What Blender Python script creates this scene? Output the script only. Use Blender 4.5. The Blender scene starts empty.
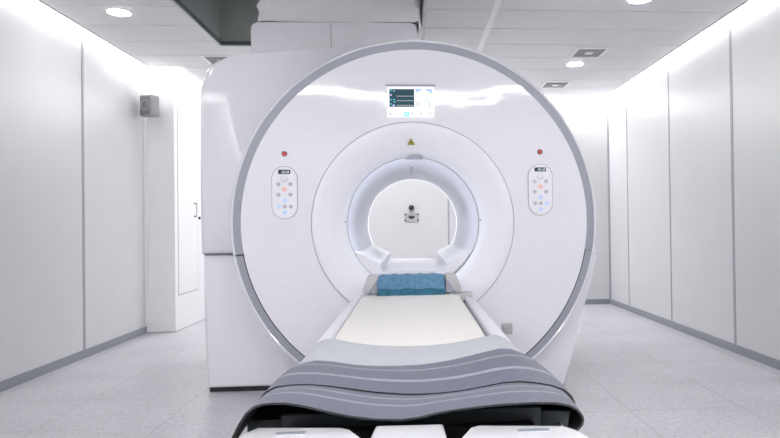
import bpy, bmesh, math, random
from mathutils import Vector, Matrix
random.seed(4)
S = bpy.context.scene
COL = S.collection
PI = math.pi

# ------------------------------------------------------------------ camera
YAW, PITCH, ROLL = .0757, .0093, .0129
cam_d = bpy.data.cameras.new('camera')
cam = bpy.data.objects.new('camera', cam_d)
COL.objects.link(cam)
F = Vector((math.sin(YAW), math.cos(YAW), 0)); R = Vector((math.cos(YAW), -math.sin(YAW), 0)); U = Vector((0, 0, 1))
F2 = F * math.cos(PITCH) + U * math.sin(PITCH); U2 = U * math.cos(PITCH) - F * math.sin(PITCH)
R3 = R * math.cos(ROLL) - U2 * math.sin(ROLL); U3 = R * math.sin(ROLL) + U2 * math.cos(ROLL)
m = Matrix((R3, U3, -F2)).transposed().to_4x4(); m.translation = Vector((0, 0, 1.0))
cam.matrix_world = m
cam_d.lens = 680 / 780 * 36; cam_d.sensor_width = 36; cam_d.shift_x = -73.43 / 780
cam_d.clip_start = .02
S.camera = cam

# ------------------------------------------------------------------ world, exposure
w = bpy.data.worlds.new('world'); S.world = w; w.use_nodes = True
w.node_tree.nodes['Background'].inputs[0].default_value = (.80, .85, 1, 1)
w.node_tree.nodes['Background'].inputs[1].default_value = .05
S.view_settings.view_transform = 'Standard'; S.view_settings.look = 'None'
S.view_settings.gamma = 1; S.view_settings.use_curve_mapping = False
S.view_settings.exposure = 0.65
STRIP_E = 3.2      # radiance of the LED cove strips
LAMP_E = 40.0       # radiance of the round downlights

# ------------------------------------------------------------------ materials
def mat(name, col, rough=.5, metal=0, coat=0, emit=None, es=0, noise=0, nscale=20, bump=0, bscale=40, bdist=.01, spec=.5, trans=0):
    mt = bpy.data.materials.new(name); mt.use_nodes = True
    nt = mt.node_tree; b = nt.nodes['Principled BSDF']
    b.inputs['Base Color'].default_value = (*col, 1); b.inputs['Roughness'].default_value = rough
    b.inputs['Metallic'].default_value = metal; b.inputs['Coat Weight'].default_value = coat
    b.inputs['Coat Roughness'].default_value = .04
    b.inputs['Specular IOR Level'].default_value = spec
    if emit:
        b.inputs['Emission Color'].default_value = (*emit, 1); b.inputs['Emission Strength'].default_value = es
    tc = nt.nodes.new('ShaderNodeTexCoord')
    n = nt.nodes.new('ShaderNodeTexNoise'); n.inputs['Scale'].default_value = nscale; n.inputs['Detail'].default_value = 4
    nt.links.new(tc.outputs['Object'], n.inputs['Vector'])
    rp = nt.nodes.new('ShaderNodeMapRange')
    rp.inputs[1].default_value = .3; rp.inputs[2].default_value = .7
    rp.inputs[3].default_value = 1 - (noise or .01); rp.inputs[4].default_value = 1 + (noise or .01)
    nt.links.new(n.outputs[0], rp.inputs[0])
    hs = nt.nodes.new('ShaderNodeHueSaturation'); hs.inputs['Color'].default_value = (*col, 1)
    nt.links.new(rp.outputs[0], hs.inputs['Value']); nt.links.new(hs.outputs[0], b.inputs['Base Color'])
    if bump:
        n2 = nt.nodes.new('ShaderNodeTexNoise'); n2.inputs['Scale'].default_value = bscale; n2.inputs['Detail'].default_value = 2
        nt.links.new(tc.outputs['Object'], n2.inputs['Vector'])
        bp = nt.nodes.new('ShaderNodeBump'); bp.inputs['Strength'].default_value = bump; bp.inputs['Distance'].default_value = bdist
        nt.links.new(n2.outputs[0], bp.inputs['Height']); nt.links.new(bp.outputs[0], b.inputs['Normal'])
    return mt

M = dict(
    gantry=mat('glossy white gantry plastic', (.80, .80, .84), .05, coat=.5, bump=.22, bscale=2.6, bdist=.02),
    gantry_in=mat('satin white plastic', (.84, .84, .885), .35, coat=.2),
    bore=mat('pale blue grey bore lining', (.74, .76, .84), .3, coat=.3),
    band=mat('silver grey band', (.33, .35, .40), .4, metal=.1),
    seam=mat('dark seam', (.05, .055, .06), .6),
    softseam=mat('grey seam', (.30, .31, .33), .6),
    black=mat('black plastic', (.012, .014, .016), .5),
    darkteal=mat('dark table carcass', (.018, .028, .034), .4),
    wall=mat('pale wall panel', (.665, .67, .68), .38, noise=.012, nscale=3),
    white=mat('white paint', (.88, .88, .885), .45),
    joint=mat('grey wall joint', (.36, .38, .41), .45),
    base=mat('grey skirting', (.27, .29, .32), .45),
    ceil=mat('ceiling plank', (.80, .80, .81), .55, noise=.02, nscale=6),
    ceilgap=mat('ceiling shadow gap', (.04, .04, .042), .8),
    ceiltrim=mat('white ceiling strip', (.98, .98, .98), .4),
    shaft=mat('grey green shaft paint', (.44, .475, .46), .6, noise=.04, nscale=3),
    shafttrim=mat('dark green grey shaft edge', (.12, .145, .14), .6),
    alu=mat('aluminium trim', (.55, .57, .60), .35, metal=.4),
    led=mat('led strip', (1, 1, 1), .5, emit=(1, .985, .99), es=STRIP_E),
    led_back=mat('bright led strip', (1, 1, 1), .5, emit=(1, .985, .99), es=STRIP_E * 2),
    fill_rear=mat('added rear fill light', (1, 1, 1), .5, emit=(1, .985, .99), es=STRIP_E * 44),
    led_far=mat('far wall led strip', (1, 1, 1), .5, emit=(1, .985, .99), es=STRIP_E * 6),
    fill_behind=mat('added fill light behind scanner', (1, 1, 1), .5, emit=(1, .985, .99), es=STRIP_E * 25),
    lip_fill=mat('added bore lip fill', (1, 1, 1), .5, emit=(.88, .93, 1), es=20),
    borelight=mat('bore light ring', (.8, .8, .8), .5, emit=(.90, .95, 1), es=.35),
    lamp=mat('downlight diffuser', (1, 1, 1), .5, emit=(1, .985, .98), es=LAMP_E),
    cloth=mat('pale grey dust cloth', (.82, .82, .84), .75, noise=.02, bump=.5, bscale=7, bdist=.03),
    cream=mat('cream mattress fabric', (.84, .82, .78), .6, noise=.012, nscale=30, bump=.1, bscale=200, bdist=.001),
    blue=mat('blue terry cloth', (.11, .25, .385), .85, noise=.22, nscale=60, bump=.7, bscale=140, bdist=.004),
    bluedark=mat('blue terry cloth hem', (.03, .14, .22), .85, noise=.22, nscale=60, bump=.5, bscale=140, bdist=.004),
    pad=mat('light grey vinyl', (.54, .56, .59), .5, noise=.03, nscale=8),
    strap=mat('slate grey rubber fabric', (.145, .15, .20), .5, noise=.10, nscale=120, bump=.2, bscale=300, bdist=.001),
    stripe=mat('light grey woven stripe', (.33, .34, .39), .6, noise=.16, nscale=90),
    rest=mat('grey plastic', (.50, .50, .51), .45),
    spk=mat('grey loudspeaker plastic', (.36, .37, .39), .5),
    grille=mat('dark grey grille', (.22, .225, .235), .6, noise=.2, nscale=200),
    red=mat('red lamp', (.50, .03, .03), .3), ringd=mat('dark ring', (.06, .03, .03), .4),
    yellow=mat('warning yellow', (.55, .46, .03), .5),
    button=mat('grey button', (.50, .50, .53), .4), wbutton=mat('white button', (.80, .80, .82), .3),
    pink=mat('lit orange button', (.80, .50, .46), .4, emit=(1, .5, .42), es=.10),
    lblue=mat('lit blue button', (.50, .62, .88), .4, emit=(.35, .6, 1), es=.12),
    scr_white=mat('lit white screen', (.3, .3, .3), .2, emit=(.93, .97, 1), es=.55),
    scr_dark=mat('dark screen area', (.005, .03, .04), .25, emit=(.02, .10, .14), es=.2, spec=.15),
    scr_blue=mat('lit blue screen area', (.2, .3, .5), .25, emit=(.30, .46, .95), es=.42),
    scr_cyan=mat('lit cyan mark', (.1, .4, .5), .25, emit=(.25, .75, 1), es=.45),
    scr_grey=mat('grey trace', (.2, .2, .2), .25, emit=(.22, .28, .34), es=.7),
    scr_teal=mat('teal mark', (.03, .3, .35), .25, emit=(.05, .45, .55), es=.7),
    scr_violet=mat('violet mark', (.3, .2, .4), .25, emit=(.5, .4, .75), es=.7),
    digit=mat('display digit', (.5, .6, .65), .4, emit=(.75, .85, .9), es=.7),
    vent=mat('vent grey', (.42, .42, .42), .5), ventdark=mat('vent dark', (.06, .06, .065), .8),
)

def terrazzo():
    mt = bpy.data.materials.new('pale terrazzo tile'); mt.use_nodes = True
    nt = mt.node_tree; N = nt.nodes; L = nt.links; b = N['Principled BSDF']
    tc = N.new('ShaderNodeTexCoord')
    n = N.new('ShaderNodeTexNoise'); n.inputs['Scale'].default_value = 1.6; n.inputs['Detail'].default_value = 6
    n3 = N.new('ShaderNodeTexNoise'); n3.inputs['Scale'].default_value = 38; n3.inputs['Detail'].default_value = 5; n3.inputs['Roughness'].default_value = .8
    for q in (n, n3): L.new(tc.outputs['Object'], q.inputs['Vector'])
    cr = N.new('ShaderNodeValToRGB'); cr.color_ramp.elements[0].position = .3; cr.color_ramp.elements[1].position = .7
    cr.color_ramp.elements[0].color = (.54, .53, .565, 1); cr.color_ramp.elements[1].color = (.66, .65, .685, 1)
    L.new(n.outputs[0], cr.inputs[0])
    cr3 = N.new('ShaderNodeValToRGB'); cr3.color_ramp.elements[0].position = .36; cr3.color_ramp.elements[1].position = .64
    cr3.color_ramp.elements[0].color = (.78, .78, .78, 1); cr3.color_ramp.elements[1].color = (1.12, 1.12, 1.12, 1)
    L.new(n3.outputs[0], cr3.inputs[0])
    mx = N.new('ShaderNodeMix'); mx.data_type = 'RGBA'; mx.blend_type = 'MULTIPLY'; mx.inputs[0].default_value = 1
    L.new(cr.outputs[0], mx.inputs[6]); L.new(cr3.outputs[0], mx.inputs[7])
    # sparse dark chips
    v = N.new('ShaderNodeTexVoronoi'); v.inputs['Scale'].default_value = 13; v.inputs['Randomness'].default_value = 1
    L.new(tc.outputs['Object'], v.inputs['Vector'])
    lt = N.new('ShaderNodeMath'); lt.operation = 'LESS_THAN'; lt.inputs[1].default_value = .12
    L.new(v.outputs['Distance'], lt.inputs[0])
    sp = N.new('ShaderNodeSeparateColor'); L.new(v.outputs['Color'], sp.inputs[0])
    gt = N.new('ShaderNodeMath'); gt.operation = 'GREATER_THAN'; gt.inputs[1].default_value = .72; L.new(sp.outputs[0], gt.inputs[0])
    ml = N.new('ShaderNodeMath'); ml.operation = 'MULTIPLY'; L.new(lt.outputs[0], ml.inputs[0]); L.new(gt.outputs[0], ml.inputs[1])
    mf = N.new('ShaderNodeMath'); mf.operation = 'MULTIPLY'; mf.inputs[1].default_value = .45; L.new(ml.outputs[0], mf.inputs[0])
    m2 = N.new('ShaderNodeMix'); m2.data_type = 'RGBA'; m2.inputs[7].default_value = (.22, .21, .23, 1)
    L.new(mf.outputs[0], m2.inputs[0]); L.new(mx.outputs[2], m2.inputs[6])
    # tile joints, 0.61 m grid
    xyz = N.new('ShaderNodeSeparateXYZ'); L.new(tc.outputs['Object'], xyz.inputs[0])
    def grid(sock, off):
        a = N.new('ShaderNodeMath'); a.operation = 'ADD'; a.inputs[1].default_value = off; L.new(sock, a.inputs[0])
        p = N.new('ShaderNodeMath'); p.operation = 'PINGPONG'; p.inputs[1].default_value = .305; L.new(a.outputs[0], p.inputs[0])
        q = N.new('ShaderNodeMath'); q.operation = 'LESS_THAN'; q.inputs[1].default_value = .0022; L.new(p.outputs[0], q.inputs[0])
        return q
    gx = grid(xyz.outputs[0], .07 + .61 * 10); gy = grid(xyz.outputs[1], .1 + .61 * 10)
    mxx = N.new('ShaderNodeMath'); mxx.operation = 'MAXIMUM'; L.new(gx.outputs[0], mxx.inputs[0]); L.new(gy.outputs[0], mxx.inputs[1])
    mg = N.new('ShaderNodeMath'); mg.operation = 'MULTIPLY'; mg.inputs[1].default_value = .6; L.new(mxx.outputs[0], mg.inputs[0])
    m3 = N.new('ShaderNodeMix'); m3.data_type = 'RGBA'; m3.inputs[7].default_value = (.20, .19, .20, 1)
    L.new(mg.outputs[0], m3.inputs[0]); L.new(m2.outputs[2], m3.inputs[6])
    L.new(m3.outputs[2], b.inputs['Base Color'])
    b.inputs['Roughness'].default_value = .32
    bp = N.new('ShaderNodeBump'); bp.inputs['Strength'].default_value = .15; bp.inputs['Distance'].default_value = .002
    L.new(n3.outputs[0], bp.inputs['Height']); L.new(bp.outputs[0], b.inputs['Normal'])
    return mt
M['floor'] = terrazzo()

# ------------------------------------------------------------------ helpers
def box(bm, x0, x1, y0, y1, z0, z1, bev=0, seg=2, mi=0):
    r = bmesh.ops.create_cube(bm, size=1)
    vs = r['verts']
    for v in vs:
        v.co = Vector(((x0 + x1) / 2 + v.co.x * (x1 - x0), (y0 + y1) / 2 + v.co.y * (y1 - y0), (z0 + z1) / 2 + v.co.z * (z1 - z0)))
    fs = set(f for v in vs for f in v.link_faces)
    if mi:
        for f in fs: f.material_index = mi
    if bev:
        es = list(set(e for v in vs for e in v.link_edges))
        bmesh.ops.bevel(bm, geom=es, offset=bev, segments=seg, affect='EDGES', profile=.5)
    return bm

def lathe_y(bm, prof, cx, cz, n=128, a0=0, a1=2 * PI):
    """revolve (radius, y) points about a horizontal axis along y"""
    full = abs(a1 - a0 - 2 * PI) < 1e-6
    k = n if full else n + 1
    rings = []
    for (r, y) in prof:
        rings.append([bm.verts.new((cx + r * math.cos(a0 + (a1 - a0) * i / n), y, cz + r * math.sin(a0 + (a1 - a0) * i / n))) for i in range(k)])
    for a, b in zip(rings, rings[1:]):
        for i in range(n):
            j = (i + 1) % k
            bm.faces.new((a[i], a[j], b[j], b[i]))
    return bm

def disc_y(bm, r, cx, y0, y1, cz, n=24):
    """short solid cylinder whose axis runs along y"""
    a = [bm.verts.new((cx + r * math.cos(2 * PI * i / n), y0, cz + r * math.sin(2 * PI * i / n))) for i in range(n)]
    b = [bm.verts.new((cx + r * math.cos(2 * PI * i / n), y1, cz + r * math.sin(2 * PI * i / n))) for i in range(n)]
    bm.faces.new(a); bm.faces.new(b)
    for i in range(n): bm.faces.new((a[i], a[(i + 1) % n], b[(i + 1) % n], b[i]))
    return bm

def cyl_z(bm, r, cx, cy, z0, z1, n=24, r2=None):
    r2 = r if r2 is None else r2
    a = [bm.verts.new((cx + r * math.cos(2 * PI * i / n), cy + r * math.sin(2 * PI * i / n), z0)) for i in range(n)]
    b = [bm.verts.new((cx + r2 * math.cos(2 * PI * i / n), cy + r2 * math.sin(2 * PI * i / n), z1)) for i in range(n)]
    bm.faces.new(a); bm.faces.new(b)
    for i in range(n): bm.faces.new((a[i], a[(i + 1) % n], b[(i + 1) % n], b[i]))
    return bm

def prism_y(bm, pts, y0, y1, bev=0, seg=3):
    """extrude an (x,z) outline along y; bevel only the front rim"""
    a = [bm.verts.new((x, y0, z)) for x, z in pts]
    b = [bm.verts.new((x, y1, z)) for x, z in pts]
    n = len(pts)
    f = bm.faces.new(a); bm.faces.new(b[::-1])
    for i in range(n): bm.faces.new((a[i], b[i], b[(i + 1) % n], a[(i + 1) % n]))
    if bev:
        bmesh.ops.bevel(bm, geom=list(f.edges), offset=bev, segments=seg, affect='EDGES', profile=.5)
    return bm

def prism_z(bm, pts, z0, z1, bev=0, seg=2):
    a = [bm.verts.new((x, y, z0)) for x, y in pts]
    b = [bm.verts.new((x, y, z1)) for x, y in pts]
    n = len(pts)
    bm.faces.new(a); f = bm.faces.new(b[::-1])
    for i in range(n): bm.faces.new((a[i], b[i], b[(i + 1) % n], a[(i + 1) % n]))
    if bev:
        bmesh.ops.bevel(bm, geom=list(f.edges), offset=bev, segments=seg, affect='EDGES', profile=.5)
    return bm

def obj(name, bm, mats, parent=None, smooth=True, clean=True):
    bmesh.ops.recalc_face_normals(bm, faces=bm.faces[:])
    me = bpy.data.meshes.new(name)
    # put the origin in the middle of the base
    if parent is None:
        xs = [v.co for v in bm.verts]
        o0 = Vector(((min(c.x for c in xs) + max(c.x for c in xs)) / 2, (min(c.y for c in xs) + max(c.y for c in xs)) / 2, min(c.z for c in xs)))
        if name in ('floor',): o0 = Vector((0, 0, 0))
        for v in bm.verts: v.co -= o0
    else:
        o0 = Vector((0, 0, 0))
    bm.to_mesh(me); bm.free()
    if not isinstance(mats, (list, tuple)): mats = [mats]
    for x in mats: me.materials.append(x)
    if smooth:
        for p in me.polygons: p.use_smooth = True
        me.set_sharp_from_angle(angle=math.radians(32))
    o = bpy.data.objects.new(name, me); COL.objects.link(o)
    if parent is not None:
        o.parent = parent
        # geometry was written in world coordinates: shift it into the thing's frame
        off = ROOTS.get(root_of(o).name, Vector((0, 0, 0)))
        for v in me.vertices: v.co -= off
    else:
        o.location = o0
    return o

ROOTS = {}
def root_of(o):
    while o.parent: o = o.parent
    return o
def tag(o, label, cat, group=None, kind=None):
    o['label'] = label; o['category'] = cat
    if group: o['group'] = group
    if kind: o['kind'] = kind
    return o
def struct(name, bm, mt, parent=None, smooth=False):
    o = obj(name, bm, mt, parent, smooth=smooth)
    if parent is None: o['kind'] = 'structure'
    return o
def thing(name, label, cat, loc, group=None):
    o = bpy.data.objects.new(name, None); COL.objects.link(o); o.location = loc
    o.empty_display_size = .05
    ROOTS[o.name] = Vector(loc)
    return tag(o, label, cat, group)
def dup(root, loc, label):
    r = root.copy(); COL.objects.link(r); r.location = loc; r['label'] = label
    for ch in list(root.children):
        c = ch.copy(); COL.objects.link(c); c.parent = r
        for g in list(ch.children):
            d = g.copy(); COL.objects.link(d); d.parent = c
    return r
nb = bmesh.new

# ------------------------------------------------------------------ the room
XL, XR, YB, Y0, H = -2.573, 2.459, 8.31, -1.7, 2.544
ZT = H + .20     # top of the light coves
struct('floor', box(nb(), XL - .1, XR + .1, Y0 - .1, YB + .1, -.1, 0), M['floor'])
COLY, COLX = 6.78, -2.29     # the boxed corner on the left: front plane and right-hand plane

struct('wall_left', box(nb(), XL - .1, XL, Y0 - .1, YB + .1, 0, ZT), M['wall'])
struct('wall_right', box(nb(), XR, XR + .1, Y0 - .1, YB + .1, 0, ZT), M['wall'])
struct('wall_back', box(nb(), XL, XR, YB, YB + .1, 0, ZT), M['wall'])
struct('wall_rear', box(nb(), XL, XR, Y0 - .1, Y0, 0, ZT), M['white'])
# boxed-out corner holding the service door
struct('wall_corner', box(nb(), XL, COLX, COLY, YB, 0, H + .12), M['white'])

# skirtings
struct('baseboard_left', box(nb(), XL, XL + .012, Y0, COLY, 0, .064, .002, 1), M['base'])
struct('baseboard_right', box(nb(), XR - .012, XR, Y0, YB, 0, .064, .002, 1), M['base'])
struct('baseboard_back', box(nb(), COLX, XR - .012, YB - .012, YB, 0, .064, .002, 1), M['base'])
struct('baseboard_corner', box(box(nb(), XL + .012, COLX, COLY - .004, COLY, 0, .012), COLX, COLX + .004, COLY - .004, YB - .012, 0, .012), M['alu'])

# joints between the wall panels
k = 1
def joint(x0, x1, y0, y1, z0=.064, z1=H, mt='joint'):
    global k
    struct('trim_%d' % k, box(nb(), x0, x1, y0, y1, z0, z1), M[mt]); k += 1
for y in (5.552 - 1.28 * 3, 5.552 - 1.28 * 2, 5.552 - 1.28, 5.552):
    joint(XL, XL + .004, y - .017, y + .017)
for y in (5.044 - 1.27 * 3, 5.044 - 1.27 * 2, 5.044 - 1.27, 5.044, 6.318, 7.59):
    wd = .017 if abs(y - 5.044) < .01 else .011
    joint(XR - .004, XR, y - wd, y + wd)
joint(XR - .02, XR, YB - .02, YB, .064)                       # corner strip
joint(.438, .458, YB - .004, YB, .064)                        # back wall panel joint

# service door in the boxed corner
DY0, DY1, DZ0, DZ1 = 6.87, 7.47, .36, 2.44
door = struct('door_1', box(nb(), COLX, COLX + .006, DY0, DY1, DZ0, DZ1, .002, 1), M['white'])
door_o = door.location.copy(); ROOTS[door.name] = door_o
fr = nb()
for (a, b, c, d) in ((DY0 - .006, DY0 - .001, DZ0 - .012, DZ1 + .012), (DY1 + .002, DY1 + .016, DZ0 - .012, DZ1 + .012),
                     (DY0 - .012, DY1 + .016, DZ0 - .012, DZ0 - .002), (DY0 - .012, DY1 + .016, DZ1 + .002, DZ1 + .012)):
    box(fr, COLX, COLX + .003, a, b, c, d)
obj('door_frame', fr, M['rest'], door, False)
hd = nb()
box(hd, COLX + .006, COLX + .035, 7.34, 7.352, 1.12, 1.14); box(hd, COLX + .006, COLX + .035, 7.34, 7.352, 1.255, 1.275)
box(hd, COLX + .027, COLX + .037, 7.34, 7.352, 1.12, 1.275, .002, 1)
obj('door_handle', hd, M['rest'], door)
lk = nb(); box(lk, COLX + .003, COLX + .022, 7.50, 7.522, 1.10, 1.13, .004, 2)
obj('door_lock', lk, M['seam'], door)

# ceiling: planks across the room, with the opening over the scanner
OX0, OX1, OY0, OY1 = -1.585, .10, 4.0, 5.84
CX0, CX1, CY1 = XL + .10, XR - .10, YB - .10
bm = nb(); P = .4575; y = 4.838 - P * 15
while y < CY1:
    a, b = max(y + .006, Y0), min(y + P - .006, CY1)
    if b > a + .01:
        xs = [(CX0, CX1)]
        def seg(a, b, xs):
            for (p, q) in xs: box(bm, p, q, a, b, H, H + .02)
        c0, c1 = max(a, OY0), min(b, OY1)
        # left margin is limited by the boxed corner
        def left(v): return CX0 if v <= COLY - .1 else COLX + .10
        pieces = sorted(set([a, b] + [v for v in (OY0, OY1, COLY - .1) if a < v < b]))
        for p, q in zip(pieces, pieces[1:]):
            mid = (p + q) / 2; lx = left(mid)
            if OY0 < mid < OY1: seg(p, q, [(lx, OX0), (OX1, CX1)])
            else: seg(p, q, [(lx, CX1)])
    y += P
struct('ceiling', bm, M['ceil'])
# structural slab above the planks (also closes the coves)
bm = nb()
box(bm, XL, OX0 - .05, Y0, YB, H + .021, H + .2); box(bm, OX1 + .05, XR, Y0, YB, H + .021, H + .2)
box(bm, OX0 - .05, OX1 + .05, Y0, OY0 - .05, H + .021, H + .2); box(bm, OX0 - .05, OX1 + .05, OY1 + .05, YB, H + .021, H + .2)
struct('ceiling_slab', bm, M['ceilgap'])
# shaft above the opening
bm = nb(); ST = 3.7
box(bm, OX0 - .05, OX0, OY0 - .05, OY1 + .05, H + .02, ST); box(bm, OX1, OX1 + .05, OY0 - .05, OY1 + .05, H + .02, ST)
box(bm, OX0, OX1, OY0 - .05, OY0, H + .02, ST); box(bm, OX0, OX1, OY1, OY1 + .05, H + .02, ST)
box(bm, OX0 - .05, OX1 + .05, OY0 - .05, OY1 + .05, ST, ST + .05)
struct('ceiling_shaft', bm, M['shaft'])
def rect_frame(x0, x1, y0, y1, t, z0, z1):
    b = nb()
    box(b, x0 - t, x0, y0 - t, y1 + t, z0, z1); box(b, x1, x1 + t, y0 - t, y1 + t, z0, z1)
    box(b, x0, x1, y0 - t, y0, z0, z1); box(b, x0, x1, y1, y1 + t, z0, z1)
    return b
struct('trim_opening_edge', rect_frame(OX0, OX1, OY0, OY1, .022, H - .008, H - .001), M['alu'])
bm = nb(); e = .012
box(bm, OX0, OX0 + e, OY0, OY1, H - .004, H + .028); box(bm, OX1 - e, OX1, OY0, OY1, H - .004, H + .028)
box(bm, OX0 + e, OX1 - e, OY0, OY0 + e, H - .004, H + .028); box(bm, OX0 + e, OX1 - e, OY1 - e, OY1, H - .004, H + .028)
struct('trim_opening_lip', bm, M['shafttrim'])
struct('trim_ceiling_strip', box(nb(), .59, .635, Y0, CY1, H - .006, H - .0005), M['ceiltrim'])
# edge angle beside each cove
bm = nb()
box(bm, CX0 - .004, CX0 + .004, Y0, COLY - .1, H - .006, H + .02)
box(bm, CX1 - .004, CX1 + .004, Y0, CY1, H - .006, H + .02)
struct('trim_cove_edge', bm, M['joint'])

# LED strips in the coves around the room
def strip(x0, x1, y0, y1, label, mt='led'):
    t = thing('light_strip', label, 'light strip', ((x0 + x1) / 2, (y0 + y1) / 2, H + .002), 'cove light strips round the ceiling')
    obj('diffuser', box(nb(), x0, x1, y0, y1, H - .012, H + .010), M[mt], t, False)
    b = nb(); box(b, x0, x1, y0, y1, H + .0105, H + .0195)
    obj('housing', b, M['alu'], t, False)
g = .006
strip(XL + g, CX0 - g, Y0 + .02, COLY - .11, 'glowing cove light strip along the left wall up to the boxed corner')
strip(CX1 + g, XR - g, Y0 + .02, CY1 - .01, 'glowing cove light strip running along the whole right wall')
strip(XL + g, COLX + .10 - g, COLY - .10 + g, COLY - g, 'short glowing cove light strip above the loudspeaker', 'led_back')
strip(COLX + g, COLX + .10 - g, COLY + g, CY1 - .01, 'glowing cove light strip above the narrow service door')
strip(COLX + g, XR - g, CY1 + g, YB - g, 'glowing cove light strip along the back wall behind the scanner', 'led_far')
tl = thing('added_linear_light', 'added slim fill light between the back of the scanner and the back wall', 'ceiling light', (-.3, 6.915, H - .02))  # hidden by the scanner, added to brighten the back wall
obj('diffuser', box(nb(), -1.3, .7, 6.90, 6.93, H - .014, H - .008), M['fill_behind'], tl, False)
obj('housing', box(nb(), -1.305, .705, 6.895, 6.935, H - .0078, H - .0005), M['alu'], tl, False)
tl = thing('added_linear_light', 'added long slim fill light across the room just behind the camera', 'ceiling light', (-.057, -.415, H - .02))  # unseen light added as frontal fill; also makes the reflected line on the ring
obj('diffuser', box(nb(), CX0 + .05, CX1 - .05, -.430, -.400, H - .014, H - .008), M['fill_rear'], tl, False)
obj('housing', box(nb(), CX0 + .045, CX1 - .045, -.455, -.375, H - .0078, H - .0005), M['alu'], tl, False)

# round downlights
def downlight(x, y, label):
    t = thing('downlight', label, 'ceiling light', (x, y, H - .006), 'round recessed downlights')
    b = nb(); cyl_z(b, .082, x, y, H - .004, H - .0005, 40); obj('rim', b, M['ceiltrim'], t)
    b = nb(); cyl_z(b, .074, x, y, H - .0065, H - .0045, 40); obj('diffuser', b, M['lamp'], t)
    return t
d0 = downlight(-2.053, 4.977, 'round downlight in the ceiling near the left wall')
for x, y, l in ((1.583, 4.566, 'round downlight cut by the top edge of the photo, right of the opening'),
                (1.589, 6.452, 'small round downlight between the two ceiling vents on the right'),
                (1.583, 2.68, 'added unseen round downlight over the right floor level with the middle of the table'),  # this one and the next are added out of view for brightness
                (-2.053, 3.09, 'added unseen round downlight over the left floor level with the head end of the table')):
    dup(d0, (x, y, H - .006), l)

# ceiling vents
def vent(x0, y0, label):
    w_, l_ = .285, .325
    t = thing('ceiling_vent', label, 'vent', (x0 + w_ / 2, y0 + l_ / 2, H - .01), 'square ceiling vents')
    obj('backing', box(nb(), x0 + .01, x0 + w_ - .01, y0 + .01, y0 + l_ - .01, H - .002, H - .0005), M['ventdark'], t, False)
    b = rect_frame(x0 + .022, x0 + w_ - .022, y0 + .022, y0 + l_ - .022, .022, H - .010, H - .0022)
    obj('frame', b, M['ceiltrim'], t, False)
    b = nb()
    n = 11
    for i in range(n + 1):
        xx = x0 + .022 + (w_ - .044) * i / n
        box(b, xx - .0028, xx + .0028, y0 + .022, y0 + l_ - .022, H - .008, H - .003)
    for i in range(n + 2):
        yy = y0 + .022 + (l_ - .044) * i / (n + 1)
        box(b, x0 + .022, x0 + w_ - .022, yy - .0028, yy + .0028, H - .0079, H - .0031)
    obj('grid', b, M['vent'], t, False)
    b = nb(); box(b, x0 + w_ / 2 - .035, x0 + w_ / 2 + .035, y0 + l_ / 2 - .035, y0 + l_ / 2 + .035, H - .014, H - .008, .003, 1)
    obj('damper_plate', b, M['ceiltrim'], t)
    return t
vr = vent(1.465, 5.838, 'square ceiling vent with fine grid on the right, nearer of the two')
dup(vr, (1.455 + .1425, 7.235 + .1625, H - .01), 'square ceiling vent farther back, just above the rim of the scanner ring')
dup(vr, (-1.86 + .1425, 6.19 + .1625, H - .01), 'square ceiling vent peeking out behind the top left corner of the scanner')

# ------------------------------------------------------------------ MRI scanner
CXm, CZm = .02, 1.02
t = thing('mri_scanner', 'large white ring-fronted MRI scanner with grey band and open bore', 'medical scanner', (0, 4.9, 0))
mri = t
ZC = .846      # height of the split line between upper and lower covers
# --- body: upper cover
def arc(cx, cz, r, a0, a1, n): return [(cx + r * math.cos(math.radians(a0 + (a1 - a0) * i / n)), cz + r * math.sin(math.radians(a0 + (a1 - a0) * i / n))) for i in range(n + 1)]
up = [(-1.268, ZC + .003), (-1.266, 1.3), (-1.262, 1.78), (-1.258, 1.86), (-1.243, 1.93), (-1.212, 1.985), (-1.165, 2.022), (-1.09, 2.043), (-.90, 2.064), (-.668, 2.084), (-.396, 2.106), (-.2, 2.112), (0, 2.112)]
up += arc(.03, 1.03, 1.082, 85, -9.7, 22)
cut = [(-1.268, ZC - .003)] 
obj('upper_body_cover', prism_y(nb(), up, 4.2, 5.84, .03, 4), M['gantry'], t)
lo = [(-1.268, ZC - .003), (-1.262, .4), (-1.250, .030), (.30, .030), (.30, ZC - .003)]
obj('lower_body_cover', prism_y(nb(), lo, 4.25, 5.84, .018, 3), M['gantry_in'], t)
sk = [(.30, .012), (.925, .012), (.972, .23), (1.031, .454), (1.083, .62), (1.125, .80), (1.132, ZC - .003), (.30, ZC - .003)]
obj('side_skirt', prism_y(nb(), sk, 4.10, 5.84, .018, 3), M['gantry_in'], t)
obj('plinth', box(nb(), -1.245, .29, 4.275, 5.80, 0, .0295), M['black'], t, False)
obj('seam_gasket', box(nb(), -1.262, -.2, 4.235, 5.80, ZC - .0028, ZC + .0028), M['softseam'], t, False)

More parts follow.
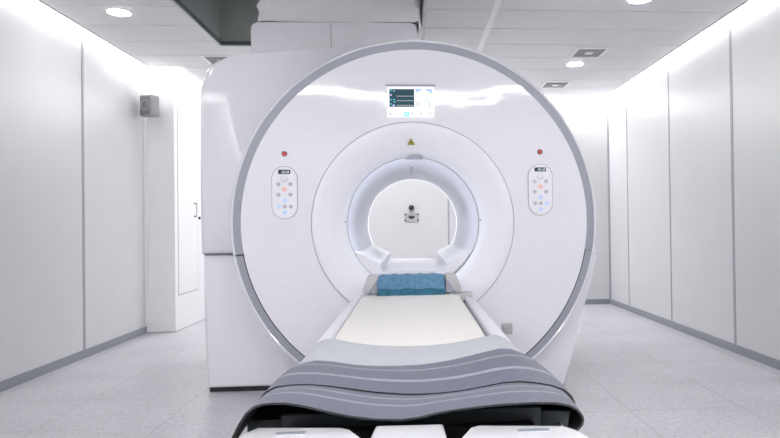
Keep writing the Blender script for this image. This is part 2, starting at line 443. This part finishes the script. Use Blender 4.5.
# --- ring: grey band and white outer rim, in an upper and a lower half
RC = (.03, 1.025)
def ring_bm(prof, a0, a1, n=120):
    b = nb(); lathe_y(b, prof, RC[0], RC[1], n, a0, a1)
    geom = b.verts[:] + b.edges[:] + b.faces[:]
    bmesh.ops.bisect_plane(b, geom=geom, plane_co=(0, 0, .02), plane_no=(0, 0, -1), clear_outer=True)
    return b
aS = math.asin((ZC - RC[1]) / 1.03)
rim = [(1.044, 3.958), (1.046, 3.951), (1.052, 3.948), (1.059, 3.953), (1.064, 3.966), (1.066, 3.99), (1.066, 4.24)]
band = [(.998, 3.962), (1.000, 3.956), (1.022, 3.955), (1.045, 3.956)]
for nm, a0, a1 in (('upper', aS + .004, PI - aS - .004), ('lower', PI - aS + .004, PI + math.radians(76)), ('lower', -math.radians(76), aS - .004)):
    rr = ring_bm(rim, a0, a1); obj('rim', rr, M['gantry'], t)
    rr = ring_bm(band, a0, a1); obj('grey_band', rr, M['band'], t)
rr = ring_bm([(.99, 4.0), (1.06, 4.0)], 0, 2 * PI); obj('ring_backing', rr, M['softseam'], t)
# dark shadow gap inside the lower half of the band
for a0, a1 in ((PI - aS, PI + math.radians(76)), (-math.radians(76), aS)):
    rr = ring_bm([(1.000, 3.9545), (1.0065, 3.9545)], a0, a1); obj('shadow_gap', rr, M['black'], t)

# --- front disc, gently domed, out to the band
prof = []
for i in range(15):
    r = .586 + (.997 - .586) * i / 14
    u = (r - .586) / (.994 - .586)
    prof.append((r, 3.942 - .0035 * u ** 2.6))
prof += [(.9985, 3.9415), (.9995, 3.948), (.9998, 4.0)]
fd = nb(); rings = []
for (r, y) in prof:
    u = min(1, (r - .586) / (.994 - .586)); cx = .011 + .019 * u; cz = 1.018 + .007 * u
    rings.append([fd.verts.new((cx + r * math.cos(2 * PI * i / 160), y, cz + r * math.sin(2 * PI * i / 160))) for i in range(160)])
for a_, c_ in zip(rings, rings[1:]):
    for i in range(160): fd.faces.new((a_[i], a_[(i + 1) % 160], c_[(i + 1) % 160], c_[i]))
bmesh.ops.remove_doubles(fd, verts=fd.verts[:], dist=.0005)
bmesh.ops.bisect_plane(fd, geom=fd.verts[:] + fd.edges[:] + fd.faces[:], plane_co=(0, 0, .02), plane_no=(0, 0, -1), clear_outer=True)
obj('front_disc', fd, M['gantry'], t)
IC = (.011, 1.018)
b = nb(); lathe_y(b, [(.580, 3.950), (.592, 3.950)], IC[0], IC[1], 160); obj('disc_seam', b, M['softseam'], t)

prof = [(.5825, 3.955), (.5820, 3.938), (.575, 3.936), (.54, 3.939), (.50, 3.946), (.46, 3.958), (.43, 3.972), (.41, 3.988), (.398, 4.005), (.391, 4.024), (.388, 4.045)]
b = nb(); lathe_y(b, prof, IC[0], IC[1], 160); obj('bore_funnel', b, M['gantry_in'], t)
for sd in (-1, 1):
    b = nb(); q = []
    for r, y in prof[2:]:
        zz = .852; xx = math.sqrt(r * r - (zz - IC[1]) ** 2) * sd + IC[0]
        q.append([b.verts.new((xx, y - .0006, zz + e_)) for e_ in (-.0016, .0016)])
    for a_, c_ in zip(q, q[1:]): b.faces.new((a_[0], a_[1], c_[1], c_[0]))
    obj('funnel_seam', b, M['wbutton'], t)
b = nb(); lathe_y(b, [(.392, 4.030), (.384, 4.031)], .009, 1.018, 128); obj('lip_seam', b, M['rest'], t)
BC = (.006, 1.02)
prof = [(.390, 4.046), (.392, 4.08), (.390, 4.10), (.376, 4.16), (.367, 4.30), (.366, 4.5), (.366, 5.2), (.366, 5.70)]
b = nb(); lathe_y(b, prof, BC[0], BC[1], 128); obj('bore_tube', b, M['bore'], t)
prof = [(.366, 5.70), (.367, 5.74), (.372, 5.78), (.39, 5.81), (.45, 5.845), (.60, 5.86)]
b = nb(); lathe_y(b, prof, BC[0], BC[1], 128); obj('rear_flare', b, M['gantry_in'], t)
b = nb(); lathe_y(b, [(.3655, 5.60), (.3655, 5.70)], BC[0], BC[1], 128); obj('bore_glow_ring', b, M['borelight'], t)
b = nb(); lathe_y(b, [(.3888, 4.048), (.3898, 4.066)], IC[0], IC[1], 128); obj('bore_glow_ring', b, M['lip_fill'], t)  # emitter hidden behind the lip, added to brighten the bore lining
# --- cradle insert filling the bottom of the bore
half = [(.345, .852), (.325, .848), (.30, .836), (.25, .808), (.205, .787), (.192, .783), (.192, .732), (.188, .728)]
pts = [(-x + .008, z) for x, z in half] + [(x + .008, z) for x, z in half[::-1]]
bot = [(x, z) for x, z in arc(.006, 1.02, .383, -26, -154, 24)]
pts = pts + bot
b = nb(); prism_y(b, pts, 4.028, 5.74, .006, 2); obj('bore_cradle', b, M['gantry_in'], t)
b = nb(); box(b, -.03, .045, 4.02, 4.026, .690, .718, .004, 2); obj('cradle_latch', b, M['rest'], t)
# sensor cap at the top of the lip, light slot in the bore crown
b = nb(); pts = [(x * 1.0, z) for x, z in arc(.020, 1.395, .052, 0, 180, 12)]
pts = [(x, 1.392 + (z - 1.395) * .5) for x, z in pts]
prism_y(b, pts, 4.000, 4.02, .004, 2); obj('sensor_cap', b, M['band'], t)
b = nb(); box(b, -.004, .006, 4.45, 4.95, 1.377, 1.3835); obj('light_slot', b, M['band'], t)
for sx in (-1, 1):
    b = nb(); disc_y(b, .006, .009 + sx * .395, 4.0, 4.012, 1.03, 12); obj('locating_pin', b, M['button'], t)

# --- rear closing plate of the gantry body (with its hole) is the body itself; cut the bore through the covers
cutter = nb(); lathe_y(cutter, [(0.0001, 3.9), (.43, 3.9), (.43, 6.0), (.0001, 6.0)], .006, 1.02, 64)
bmesh.ops.remove_doubles(cutter, verts=cutter.verts[:], dist=.001)
bmesh.ops.recalc_face_normals(cutter, faces=cutter.faces[:])
cme = bpy.data.meshes.new('cut'); cutter.to_mesh(cme); cutter.free()
cob = bpy.data.objects.new('cut', cme); COL.objects.link(cob); cob.location = (0, -4.9, 0)
def bore_through(o):
    md = o.modifiers.new('b', 'BOOLEAN'); md.operation = 'DIFFERENCE'; md.object = cob; md.solver = 'EXACT'
    cob.location = (0, 0, 0); bpy.context.view_layer.update()
    dg = bpy.context.evaluated_depsgraph_get()
    me = bpy.data.meshes.new_from_object(o.evaluated_get(dg)); o.modifiers.clear(); o.data = me
for o in [o for o in mri.children if o.name.split('.')[0] in ('upper_body_cover', 'lower_body_cover', 'side_skirt', 'seam_gasket')]:
    bore_through(o)
bpy.data.objects.remove(cob)

# --- top housing
th = [(-1.052, 2.06), (-1.052, 2.31)] + arc(-1.012, 2.33, .04, 170, 90, 5) + arc(.01, 2.335, .04, 90, 5, 5) + [(.05, 2.31), (.05, 2.06)]
obj('top_housing', prism_y(nb(), th, 4.6, 5.55, .012, 3), M['gantry_in'], t)
obj('housing_seam', box(nb(), -.527, -.523, 4.5985, 4.61, 2.10, 2.37), M['softseam'], t, False)

# --- screen above the bore
FY = 3.938
sc = obj('touch_screen', box(nb(), -.134, .137, 3.930, 3.945, 1.629, 1.806, .003, 2), M['scr_white'], t)
bez = nb(); box(bez, -.142, .145, 3.926, 3.947, 1.808, 1.816, .002, 1)
obj('screen_hood', bez, M['band'], sc)
X = lambda u: -.134 + .271 * u       # u across, v down, as fractions of the panel
Z = lambda v: 1.806 - .177 * v
def mark(u0, u1, v0, v1, mt, name='screen_mark', lay=0):
    b = nb(); box(b, X(u0), X(u1), 3.9285 - lay * .0012, 3.9296, Z(v1), Z(v0)); return (b, mt, name)
def add_marks(lst):
    for b, mt, name in lst: obj(name, b, M[mt], sc, False)
add_marks([mark(.05, .575, .09, .67, 'scr_dark', 'waveform_window')])
def bit(name, mt, u0, u1, v0, v1, y0=3.9266):
    b = nb(); box(b, X(u0), X(u1), y0, 3.9297 if y0 > 3.9268 else 3.9283, Z(v1), Z(v0)); obj(name, b, M[mt], sc, False)
for v in (.32, .47, .62): bit('waveform_trace', 'scr_grey', .20, .565, v - .006, v + .010)
for (u, v) in ((.07, .12), (.13, .14), (.07, .42), (.13, .42), (.07, .56), (.14, .50), (.10, .62)): bit('reading', 'scr_teal', u, u + .035, v, v + .03)
for (u, v) in ((.07, .26), (.13, .60)): bit('reading', 'scr_violet', u, u + .03, v, v + .05)
for poly in (((.60, .09), (.76, .09), (.70, .15), (.62, .20)), ((.80, .09), (.955, .09), (.955, .24), (.88, .17)), ((.635, .50), (.66, .50), (.655, .65), (.63, .65)), ((.87, .50), (.90, .50), (.925, .65), (.90, .65))):
    b = nb(); prism_y(b, [(X(u), Z(v)) for u, v in poly], 3.9280, 3.9297)
    obj('body_outline', b, M['scr_blue'], sc, False)
for q in ((.85, .87, .37, .42), (.05, .085, .88, .93), (.51, .545, .87, .91), (.70, .735, .88, .92), (.92, .955, .87, .91), (.87, .89, .83, .86)):
    bit('icon', 'scr_grey', *q, y0=3.927)
b = nb(); box(b, X(.355), X(.465), 3.9275, 3.9297, Z(.98), Z(.84), .003, 1)
obj('selected_icon', b, M['scr_cyan'], sc)
b = nb(); box(b, X(.39), X(.43), 3.926, 3.9273, Z(.93), Z(.88)); obj('icon', b, M['scr_white'], sc, False)
b = nb(); box(b, X(.79), X(.82), 3.927, 3.9297, Z(.50), Z(.46)); obj('icon', b, M['scr_teal'], sc, False)
b = nb(); disc_y(b, .003, X(.855), 3.927, 3.9297, Z(.48), 10); obj('red_dot', b, M['red'], sc)

# --- laser warning triangle
b = nb(); s = .021; cx, cz = .001, 1.486
prism_y(b, [(cx - s, cz - s * .8), (cx + s, cz - s * .8), (cx, cz + s)], 3.932, 3.938)
wl = obj('warning_sign', b, M['yellow'], t, False)
b = nb()
disc_y(b, .0045, cx, 3.930, 3.9319, cz - .004, 12)
for a in range(8):
    c_, s_ = math.cos(a * PI / 4), math.sin(a * PI / 4)
    if a in (2,): continue
    p = Vector((cx, 0, cz - .004)); d = Vector((c_, 0, s_)); n = Vector((-s_, 0, c_)) * .0011
    q = [p + d * .006 + n, p + d * .0105 + n, p + d * .0105 - n, p + d * .006 - n]
    prism_y(b, [(v.x, v.z) for v in q], 3.930, 3.9319)
for e in range(3):
    P3 = [Vector((cx - s, 0, cz - s * .8)), Vector((cx + s, 0, cz - s * .8)), Vector((cx, 0, cz + s))]
    a_, b_ = P3[e], P3[(e + 1) % 3]; c3 = sum(P3, Vector()) / 3
    a2, b2 = a_.lerp(c3, .14), b_.lerp(c3, .14)
    prism_y(b, [(v.x, v.z) for v in (a_, b_, b2, a2)], 3.930, 3.9319)
obj('warning_symbol', b, M['black'], wl, False)

# --- oval control panels either side, each with a red lamp above
def disc_face_y(x, z):
    r = math.hypot(x - .024, z - 1.022); u = max(0, (r - .586) / (.994 - .586)); return 3.942 - .0035 * u ** 2.6
def control_panel(px, pz, blues, side):
    hw, hh = .073, .152
    fy = disc_face_y(px, pz)
    y1 = fy + .006
    def pill(hw, hh): 
        p = arc(px, pz + hh - hw, hw, 0, 180, 14) + arc(px, pz - hh + hw, hw, 180, 360, 14)
        return p
    b = nb(); prism_y(b, pill(hw, hh), fy - .003, y1); rim_ = obj('control_panel', b, M['softseam'], t)
    b = nb(); prism_y(b, pill(hw - .0032, hh - .0032), fy - .006, fy - .002, .001, 1); obj('face_plate', b, M['gantry_in'], rim_)
    s = 1 / 5.15 * (3.94 / 680)         # crop pixels -> metres
    def at(u, v): return px + (u - 127) * s * 1.0, pz - (v - 274) * s
    f = fy - .006
    x0, z0 = at(97, 179); x1, z1 = at(157, 158)
    b = nb(); box(b, x0, x1, f - .003, f, z0, z1, .001, 1); dsp = obj('display', b, M['black'], rim_)
    b = nb()
    for u, h0, h1 in ((113, 168, 171), (120, 163, 174), (124, 163, 166), (124, 172, 175), (131, 163, 174), (138, 171, 174), (143, 163, 166), (143, 168, 174), (149, 163, 174)):
        xx, za = at(u, h0); _, zb = at(u, h1); box(b, xx - .0012, xx + .0012, f - .0042, f - .003, zb, za)
    obj('digits', b, M['digit'], rim_, False)
    def btn(u, v, r, mt):
        x, z = at(u, v); b = nb(); disc_y(b, r * s, x, f - .004, f, z, 20)
        obj('button', b, M[mt], rim_)
    btn(127, 203, 14, 'wbutton')
    b = nb(); x, z = at(127, 205); disc_y(b, 16.5 * s, x, f - .0015, f + .0002, z, 20); obj('dial_ring', b, M['button'], rim_)
    for u, v in ((97, 231), (157, 231), (97, 284), (157, 284)): btn(u, v, 10, 'button')
    btn(127, 257, 11, 'pink')
    for u, v in ((128, 314), (98, 345), (128, 345), (158, 345), (128, 375)): btn(u, v, 10, 'lblue' if (u, v) in blues else 'button')
    # red lamp
    ly, lx = pz + .222, px + .001
    fy2 = disc_face_y(lx, ly)
    b = nb(); disc_y(b, .0155, lx, fy2 - .003, fy2 + .004, ly, 24); rl = obj('indicator_lamp', b, M['ringd'], t)
    b = nb(); disc_y(b, .0115, lx, fy2 - .007, fy2 - .003, ly, 20); obj('red_lens', b, M['red'], rl)
control_panel(-.721, 1.199, ((128, 314), (98, 345), (128, 375)), -1)
control_panel(.753, 1.203, ((128, 314), (158, 345), (128, 375)), 1)
# small latch block low on the disc, right of the table
b = nb(); box(b, .515, .575, 3.915, 3.96, .365, .425, .006, 2); box(b, .523, .567, 3.905, 3.93, .388, .415, .003, 1)
obj('docking_latch', b, M['rest'], t)

# ------------------------------------------------------------------ dust cloth on the top housing
b = nb()
x0, x1, y0, y1 = -.992, .052, 4.615, 5.5
zt = 2.86; zb = 2.378
nx, nz, ny = 70, 34, 30
def rip(x, y, z):
    return .006 * math.sin(31 * z + 11 * x) * max(0, x + .2) + .014 * math.sin(9 * z + 3 * x + 1.5 * math.sin(4 * x)) + .007 * math.sin(23 * z - 5 * x + 2.2) + .006 * math.sin(17 * x + 13 * z)
loops = []
per = [(x0 + (x1 - x0) * i / nx, y0, 0) for i in range(nx)] + [(x1, y0 + (y1 - y0) * i / ny, 1) for i in range(ny)] + [(x1 - (x1 - x0) * i / nx, y1, 2) for i in range(nx)] + [(x0, y1 - (y1 - y0) * i / ny, 3) for i in range(ny)]
for j in range(nz + 1):
    z = zb + (zt - zb) * j / nz
    row = []
    for (x, y, sd) in per:
        d = rip(x + (0 if sd in (0, 2) else y), y, z)
        # the cloth is pinched in above the hem and puffs out about 12 cm higher
        puff = .022 * math.exp(-((z - 2.475) / .022) ** 2)
        nxv = {0: 0, 1: 1, 2: 0, 3: -1}[sd]; nyv = {0: -1, 1: 0, 2: 1, 3: 0}[sd]
        zz = z + (.006 * math.sin(5 * x + 1) if j == 0 else 0)
        px_ = x + nxv * (d * .7 + puff * (1 if sd == 3 else .3)); py_ = y + nyv * (d * .8)
        if sd == 0 and x - x0 < .03: px_ -= puff
        row.append(b.verts.new((px_, py_, zz)))
    loops.append(row)
N_ = len(per)
for a_, c_ in zip(loops, loops[1:]):
    for i in range(N_): b.faces.new((a_[i], a_[(i + 1) % N_], c_[(i + 1) % N_], c_[i]))
b.faces.new(loops[-1]); b.faces.new(loops[0][::-1])
clo = thing('dust_cover', 'wrinkled pale grey cloth cover over the box on top of the scanner', 'cloth cover', (-.47, 5.0, 2.375))
obj('cloth', b, M['cloth'], clo)
# tail of the cloth hanging over the right corner of the housing
b = nb(); rows = []
for j in range(13):
    z = 2.42 - .20 * j / 12
    xo = .070 + .006 * math.sin(j * .5)
    rows.append([b.verts.new((xo - .055 * (1 - min(1, j / 2)) - .012 + .004 * math.sin(i * 1.1 + j * .4), 4.60 + .045 * i, z)) for i in range(14)])
for a_, c_ in zip(rows, rows[1:]):
    for i in range(13): b.faces.new((a_[i], a_[i + 1], c_[i + 1], c_[i]))
o = obj('hanging_hem', b, M['cloth'], clo); md = o.modifiers.new('s', 'SOLIDIFY'); md.thickness = .005
# dark strip standing in for the shade under the hem
obj('hem_shadow_strip', box(nb(), -.985, .045, 4.607, 4.616, 2.369, 2.377, .003, 1), M['seam'], clo)

# ------------------------------------------------------------------ loudspeaker and trunking at the left corner
t = thing('loudspeaker', 'small grey box loudspeaker mounted high in the left corner', 'loudspeaker', (-2.44, 6.67, 2.02))
def tr(bm, cx, cy, ang):
    bmesh.ops.rotate(bm, verts=bm.verts[:], cent=(cx, cy, 0), matrix=Matrix.Rotation(ang, 3, 'Z')); return bm
sx, sy, sz = -2.455, 6.60, 2.160
AN = -.35
b = nb(); box(b, sx - .068, sx + .068, sy - .05, sy + .06, sz - .10, sz + .10, .012, 3); tr(b, sx, sy, AN); obj('cabinet', b, M['spk'], t)
b = rect_frame(0, 1, 0, 1, .1, 0, 1); b.free()
b = nb(); box(b, sx - .054, sx + .054, sy - .056, sy - .049, sz - .085, sz + .085, .008, 2); tr(b, sx, sy, AN); obj('baffle', b, M['grille'], t)
b = nb(); lathe_y(b, [(.050, sy - .0565), (.048, sy - .061), (.041, sy - .061), (.038, sy - .0565)], sx, sz + .005, 32); tr(b, sx, sy, AN); obj('cone_ring', b, M['spk'], t)
b = nb()
for i in range(7): box(b, sx + .067, sx + .073, sy - .02, sy + .05, sz - .085 + i * .026, sz - .075 + i * .026)
tr(b, sx, sy, AN); obj('side_rib', b, M['spk'], t)
b = nb(); box(b, sx - .02, sx + .02, sy + .05, COLY - .002, sz - .03, sz + .03, .004, 1); obj('wall_bracket', b, M['spk'], t)
b = nb(); box(b, -2.5725, -2.535, COLY - .02, COLY - .001, .10, 2.07, .003, 1)
tag(obj('cable_trunking', b, M['white']), 'thin white cable trunking running down from the loudspeaker', 'cable cover')

# ------------------------------------------------------------------ ball camera on the back wall
t = thing('ball_camera', 'tiny black ball camera on a white bracket seen through the bore', 'camera', (-.005, 8.25, 1.06))
b = nb(); box(b, -.092, .086, 8.285, 8.308, 1.055, 1.155, .004, 1); pl = obj('mounting_plate', b, M['rest'], t)
for x in (-.078, .072):
    for z in (1.069, 1.141): b = nb(); disc_y(b, .011, x, 8.278, 8.285, z, 10); obj('bolt', b, M['seam'], pl)
b = nb(); pts = [(-.003 + .038 * math.cos(a), 1.12 + .034 * math.sin(a)) for a in [PI + PI * i / 12 for i in range(13)]]
prism_y(b, pts, 8.270, 8.285); obj('cable_socket', b, M['black'], pl)
b = nb(); box(b, -.014, .008, 8.26, 8.29, 1.15, 1.195, .003, 1); box(b, -.040, .034, 8.262, 8.285, 1.168, 1.184, .003, 1); obj('neck', b, M['joint'], t)
b = nb(); bmesh.ops.create_uvsphere(b, u_segments=20, v_segments=14, radius=.035, matrix=Matrix.Translation((-.004, 8.255, 1.222))); obj('ball', b, M['black'], t)

# ------------------------------------------------------------------ patient table
t = thing('patient_table', 'long white patient table with side rails leading into the scanner bore', 'patient table', (0, 2.4, 0))
for (xi, xo, y1) in ((-.275, -.327, 3.90), (.272, .327, 3.80)):
    b = nb(); box(b, min(xi, xo), max(xi, xo), 2.173, y1, .555, .617, .014, 3); sr = obj('side_rail', b, M['gantry_in'], t)
    b = nb(); box(b, min(xi, xo), max(xi, xo), 1.60, 2.165, .555, .617, .014, 3); obj('side_rail', b, M['gantry_in'], t)
b = nb(); box(b, -.29, .29, 1.42, 3.90, .50, .59, .006, 2); obj('table_deck', b, M['band'], t)
b = nb(); box(b, -.20, .20, 1.75, 3.88, .13, .50, .03, 3); obj('pedestal', b, M['gantry_in'], t)
b = nb(); box(b, -.255, .255, 1.45, 3.88, .0, .13, .02, 3); obj('pedestal_base', b, M['gantry_in'], t)
b = nb(); box(b, -.258, .252, 1.34, 1.418, .50, .640, .004, 1); cc = obj('end_carcass', b, M['darkteal'], t)
b = nb(); box(b, -.245, .235, 1.31, 1.339, .50, .612, .003, 1); obj('carcass_ledge', b, M['black'], cc)
b = nb(); box(b, -.24, .24, 1.09, 1.309, .50, .56, .003, 1); obj('end_tray', b, M['darkteal'], t)
for x0_, x1_ in ((-.327, -.259), (.253, .327)):
    b = nb(); box(b, x0_, x1_, 1.36, 1.59, .47, .625, .006, 2); obj('shade_cheek', b, M['darkteal'], t)  # dark boxes added to darken the hollow under the straps
for x_ in (-.30, .292):
    b = nb(); box(b, x_ - .004, x_ + .004, 1.16, 1.359, .585, .600, .002, 1); obj('carcass_rod', b, M['alu'], t)
# white end handles at the near end
def plate(pts, z0, z1, slot=None, name='end_plate'):
    b = nb(); prism_z(b, pts, z0, z1, .006, 2); o = obj(name, b, M['gantry_in'], t)
    if slot:
        b = nb(); box(b, *slot, z1 - .001, z1 + .0012); obj('grip_slot', b, M['band'], o, False)
plate([(-.285, 1.155), (-.268, 1.19), (-.122, 1.172), (-.108, 1.16), (-.06, 1.06), (-.06, .90), (-.30, .90), (-.285, 1.05)], .61, .660, (-.228, -.180, 1.138, 1.152))
plate([(.270, 1.11), (.254, 1.138), (.108, 1.158), (.094, 1.148), (.062, 1.06), (.062, .90), (.30, .90), (.28, 1.05)], .61, .660, (.170, .222, 1.108, 1.121))
plate([(-.066, 1.158), (.049, 1.155), (.056, 1.0), (.056, .90), (-.076, .90), (-.076, 1.0)], .60, .665, None, 'centre_plate')
b = nb(); box(b, -.27, .27, .88, 1.13, .56, .609, .006, 2); obj('end_frame', b, M['rest'], t)
# head rest arms at the far end
for s in (-1, 1):
    c_ = -.003
    xs = [(.178, .640), (.178, .735), (.192, .738), (.235, .735), (.262, .668), (.258, .645), (.230, .638), (.205, .638)]
    b = nb(); prism_y(b, [(c_ + s * x, z) for x, z in xs], 3.62, 3.80, .005, 2); obj('headrest_arm', b, M['rest'], t)
    b = nb(); prism_y(b, [(c_ + s * x, z) for x, z in [(.176, .645), (.176, .728), (.232, .65), (.20, .645)]], 3.606, 3.622, .003, 1); obj('headrest_wedge', b, M['band'], t)
b = nb(); box(b, .23, .318, 3.60, 3.72, .598, .640, .005, 2); obj('rail_block', b, M['rest'], t)
b = nb(); box(b, .262, .312, 3.585, 3.62, .585, .600, .003, 1); obj('rail_clip', b, M['black'], t)
b = nb(); box(b, -.20, .20, 3.59, 3.86, .590, .628, .004, 1); obj('headrest_plate', b, M['rest'], t)

# mattress
b = nb()
pts = [(-.258, 1.85), (.238, 1.85), (.238, 3.50), (.230, 3.565), (.20, 3.578), (-.225, 3.578), (-.25, 3.565), (-.258, 3.50)]
prism_z(b, pts, .592, .639, .008, 3)
tag(obj('mattress', b, M['cream']), 'flat cream mattress lying on the patient table', 'mattress')

# blue headrest cushion wrapped in cloth
b = nb(); n = 36; rows = []
prof = [(-.09, .640), (-.094, .665), (-.088, .695), (-.072, .722), (-.045, .738), (0, .744), (.045, .738), (.072, .722), (.088, .695), (.09, .66), (.085, .640)]
for i in range(n + 1):
    x = -.184 + .353 * i / n
    e = 1 - .10 * (abs(2 * i / n - 1) ** 14)
    rows.append([b.verts.new((x + .003 * math.sin(z * 60), 3.665 + y * e + .002 * math.sin(i * 1.3 + z * 80), .640 + (z - .640) * e + .0025 * math.sin(i * .9 + y * 50) * (z > .65))) for y, z in prof])
for a_, c_ in zip(rows, rows[1:]):
    for j in range(len(prof)):
        k2 = (j + 1) % len(prof); b.faces.new((a_[j], a_[k2], c_[k2], c_[j]))
b.faces.new(rows[0]); b.faces.new(rows[-1][::-1])
cu = thing('head_cushion', 'blue terry covered head cushion at the bore end of the table', 'cushion', (-.008, 3.665, .632))
obj('cover', b, M['blue'], cu)
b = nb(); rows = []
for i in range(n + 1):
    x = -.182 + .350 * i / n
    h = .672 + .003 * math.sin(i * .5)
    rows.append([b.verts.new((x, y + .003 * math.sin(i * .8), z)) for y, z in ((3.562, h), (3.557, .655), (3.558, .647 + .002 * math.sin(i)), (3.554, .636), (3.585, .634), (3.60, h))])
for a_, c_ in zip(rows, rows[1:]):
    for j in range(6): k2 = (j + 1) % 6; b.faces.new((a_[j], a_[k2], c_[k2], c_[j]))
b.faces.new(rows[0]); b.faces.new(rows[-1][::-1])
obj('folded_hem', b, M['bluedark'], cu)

# ------------------------------------------------------------------ pad and straps draped over the table
FRONT = [(-.318, .612), (-.31, .635), (-.3, .657), (-.29, .677), (-.279, .696), (-.266, .706), (-.253, .709), (-.238, .711), (-.213, .711), (-.184, .705), (-.145, .694), (-.107, .684), (-.066, .678), (-.019, .675), (.01, .679), (.035, .685), (.06, .689), (.094, .692), (.145, .697), (.206, .698), (.242, .696), (.266, .692), (.283, .682), (.294, .667), (.29, .652), (.276, .642), (.262, .640)]
MID = [(-.338, .610), (-.319, .638), (-.305, .661), (-.296, .673), (-.273, .683), (-.246, .684), (-.21, .685), (-.164, .679), (-.13, .673), (-.079, .664), (-.019, .658), (.012, .657), (.051, .658), (.099, .661), (.115, .665), (.151, .67), (.184, .677), (.219, .678), (.255, .673), (.282, .668), (.307, .659), (.326, .645), (.334, .628), (.330, .612)]
BACK = [(-.315, .600), (-.305, .622), (-.292, .645), (-.272, .661), (-.243, .666), (-.202, .662), (-.145, .650), (-.103, .646), (-.034, .645), (.016, .646), (.051, .650), (.091, .655), (.135, .664), (.179, .674), (.219, .684), (.246, .681), (.28, .668), (.305, .645), (.318, .615)]
PADB = [(-.334, .600), (-.322, .620), (-.304, .637), (-.28, .650), (-.244, .652), (-.199, .648), (-.144, .6455), (-.044, .6455), (.053, .6455), (.11, .6455), (.169, .648), (.229, .651), (.264, .650), (.290, .640), (.315, .622), (.334, .600)]
def resample(c, n):
    # arc-length resample with light smoothing
    P_ = [Vector((x, z)) for x, z in c]
    for _ in range(1):
        P_ = [P_[0]] + [(P_[i - 1] + P_[i] * 4 + P_[i + 1]) / 6 for i in range(1, len(P_) - 1)] + [P_[-1]]
    L_ = [0]
    for a_, b_ in zip(P_, P_[1:]): L_.append(L_[-1] + (b_ - a_).length)
    out = []
    for i in range(n + 1):
        s = L_[-1] * i / n; k2 = 0
        while k2 < len(L_) - 2 and L_[k2 + 1] < s: k2 += 1
        u = (s - L_[k2]) / max(1e-9, L_[k2 + 1] - L_[k2]); out.append(P_[k2].lerp(P_[k2 + 1], u))
    return out
def sheet(c0, y0, c1, y1, rows, n=90, th=.006, stripes=(), bow=.004, dz0=0, dz1=0, dip=0):
    a_, b_ = resample(c0, n), resample(c1, n)
    bm = nb(); G = []
    for j in range(rows + 1):
        u = j / rows
        G.append([bm.verts.new((p.x * (1 - u) + q.x * u, y0 + (y1 - y0) * u - dip * u * max(0, 1 - (q.x / .26) ** 2), p.y * (1 - u) + q.y * u + bow * math.sin(PI * u) + dz0 * (1 - u) + dz1 * u)) for p, q in zip(a_, b_)])
    for j in range(rows):
        for i in range(n):
            f = bm.faces.new((G[j][i], G[j][i + 1], G[j + 1][i + 1], G[j + 1][i]))
            if any(s0 <= j < s1 for s0, s1 in stripes): f.material_index = 1
    # thickness, downwards
    bm.normal_update()
    low = [[bm.verts.new(v.co - v.normal * th * (1 if v.normal.z > -.3 or True else -1)) for v in row] for row in G]
    for j in range(rows):
        for i in range(n):
            bm.faces.new((low[j][i], low[j + 1][i], low[j + 1][i + 1], low[j][i + 1])).material_index = 2
    for i in range(n):
        bm.faces.new((G[0][i], low[0][i], low[0][i + 1], G[0][i + 1])).material_index = 2
        bm.faces.new((G[-1][i], G[-1][i + 1], low[-1][i + 1], low[-1][i])).material_index = 2
    for j in range(rows):
        bm.faces.new((G[j][0], G[j + 1][0], low[j + 1][0], low[j][0])); bm.faces.new((G[j][-1], low[j][-1], low[j + 1][-1], G[j + 1][-1]))
    return bm
pb = sheet(BACK, 1.66, PADB, 2.17, 10, th=.003, bow=0, dz0=.001, dip=.15)
tag(obj('positioning_pad', pb, [M['pad'], M['pad'], M['pad']]), 'smooth light grey pad between cream mattress and striped straps', 'pad')
sb = sheet(MID, 1.385, BACK, 1.70, 36, stripes=((9, 11), (22, 24)), bow=.010, th=.003, dz0=.0025, dz1=.008)
tag(obj('positioning_strap', sb, [M['strap'], M['stripe'], M['black']]), 'farther wide slate grey strap with pale stripes, next to the light pad', 'strap', 'striped straps over the table')
sb = sheet(FRONT, 1.15, MID, 1.41, 36, stripes=((13, 15), (23, 25)), bow=.004, th=.0035, dz1=-.004)
tag(obj('positioning_strap', sb, [M['strap'], M['stripe'], M['black']]), 'nearest wide slate grey strap with pale stripes at the table end', 'strap', 'striped straps over the table')
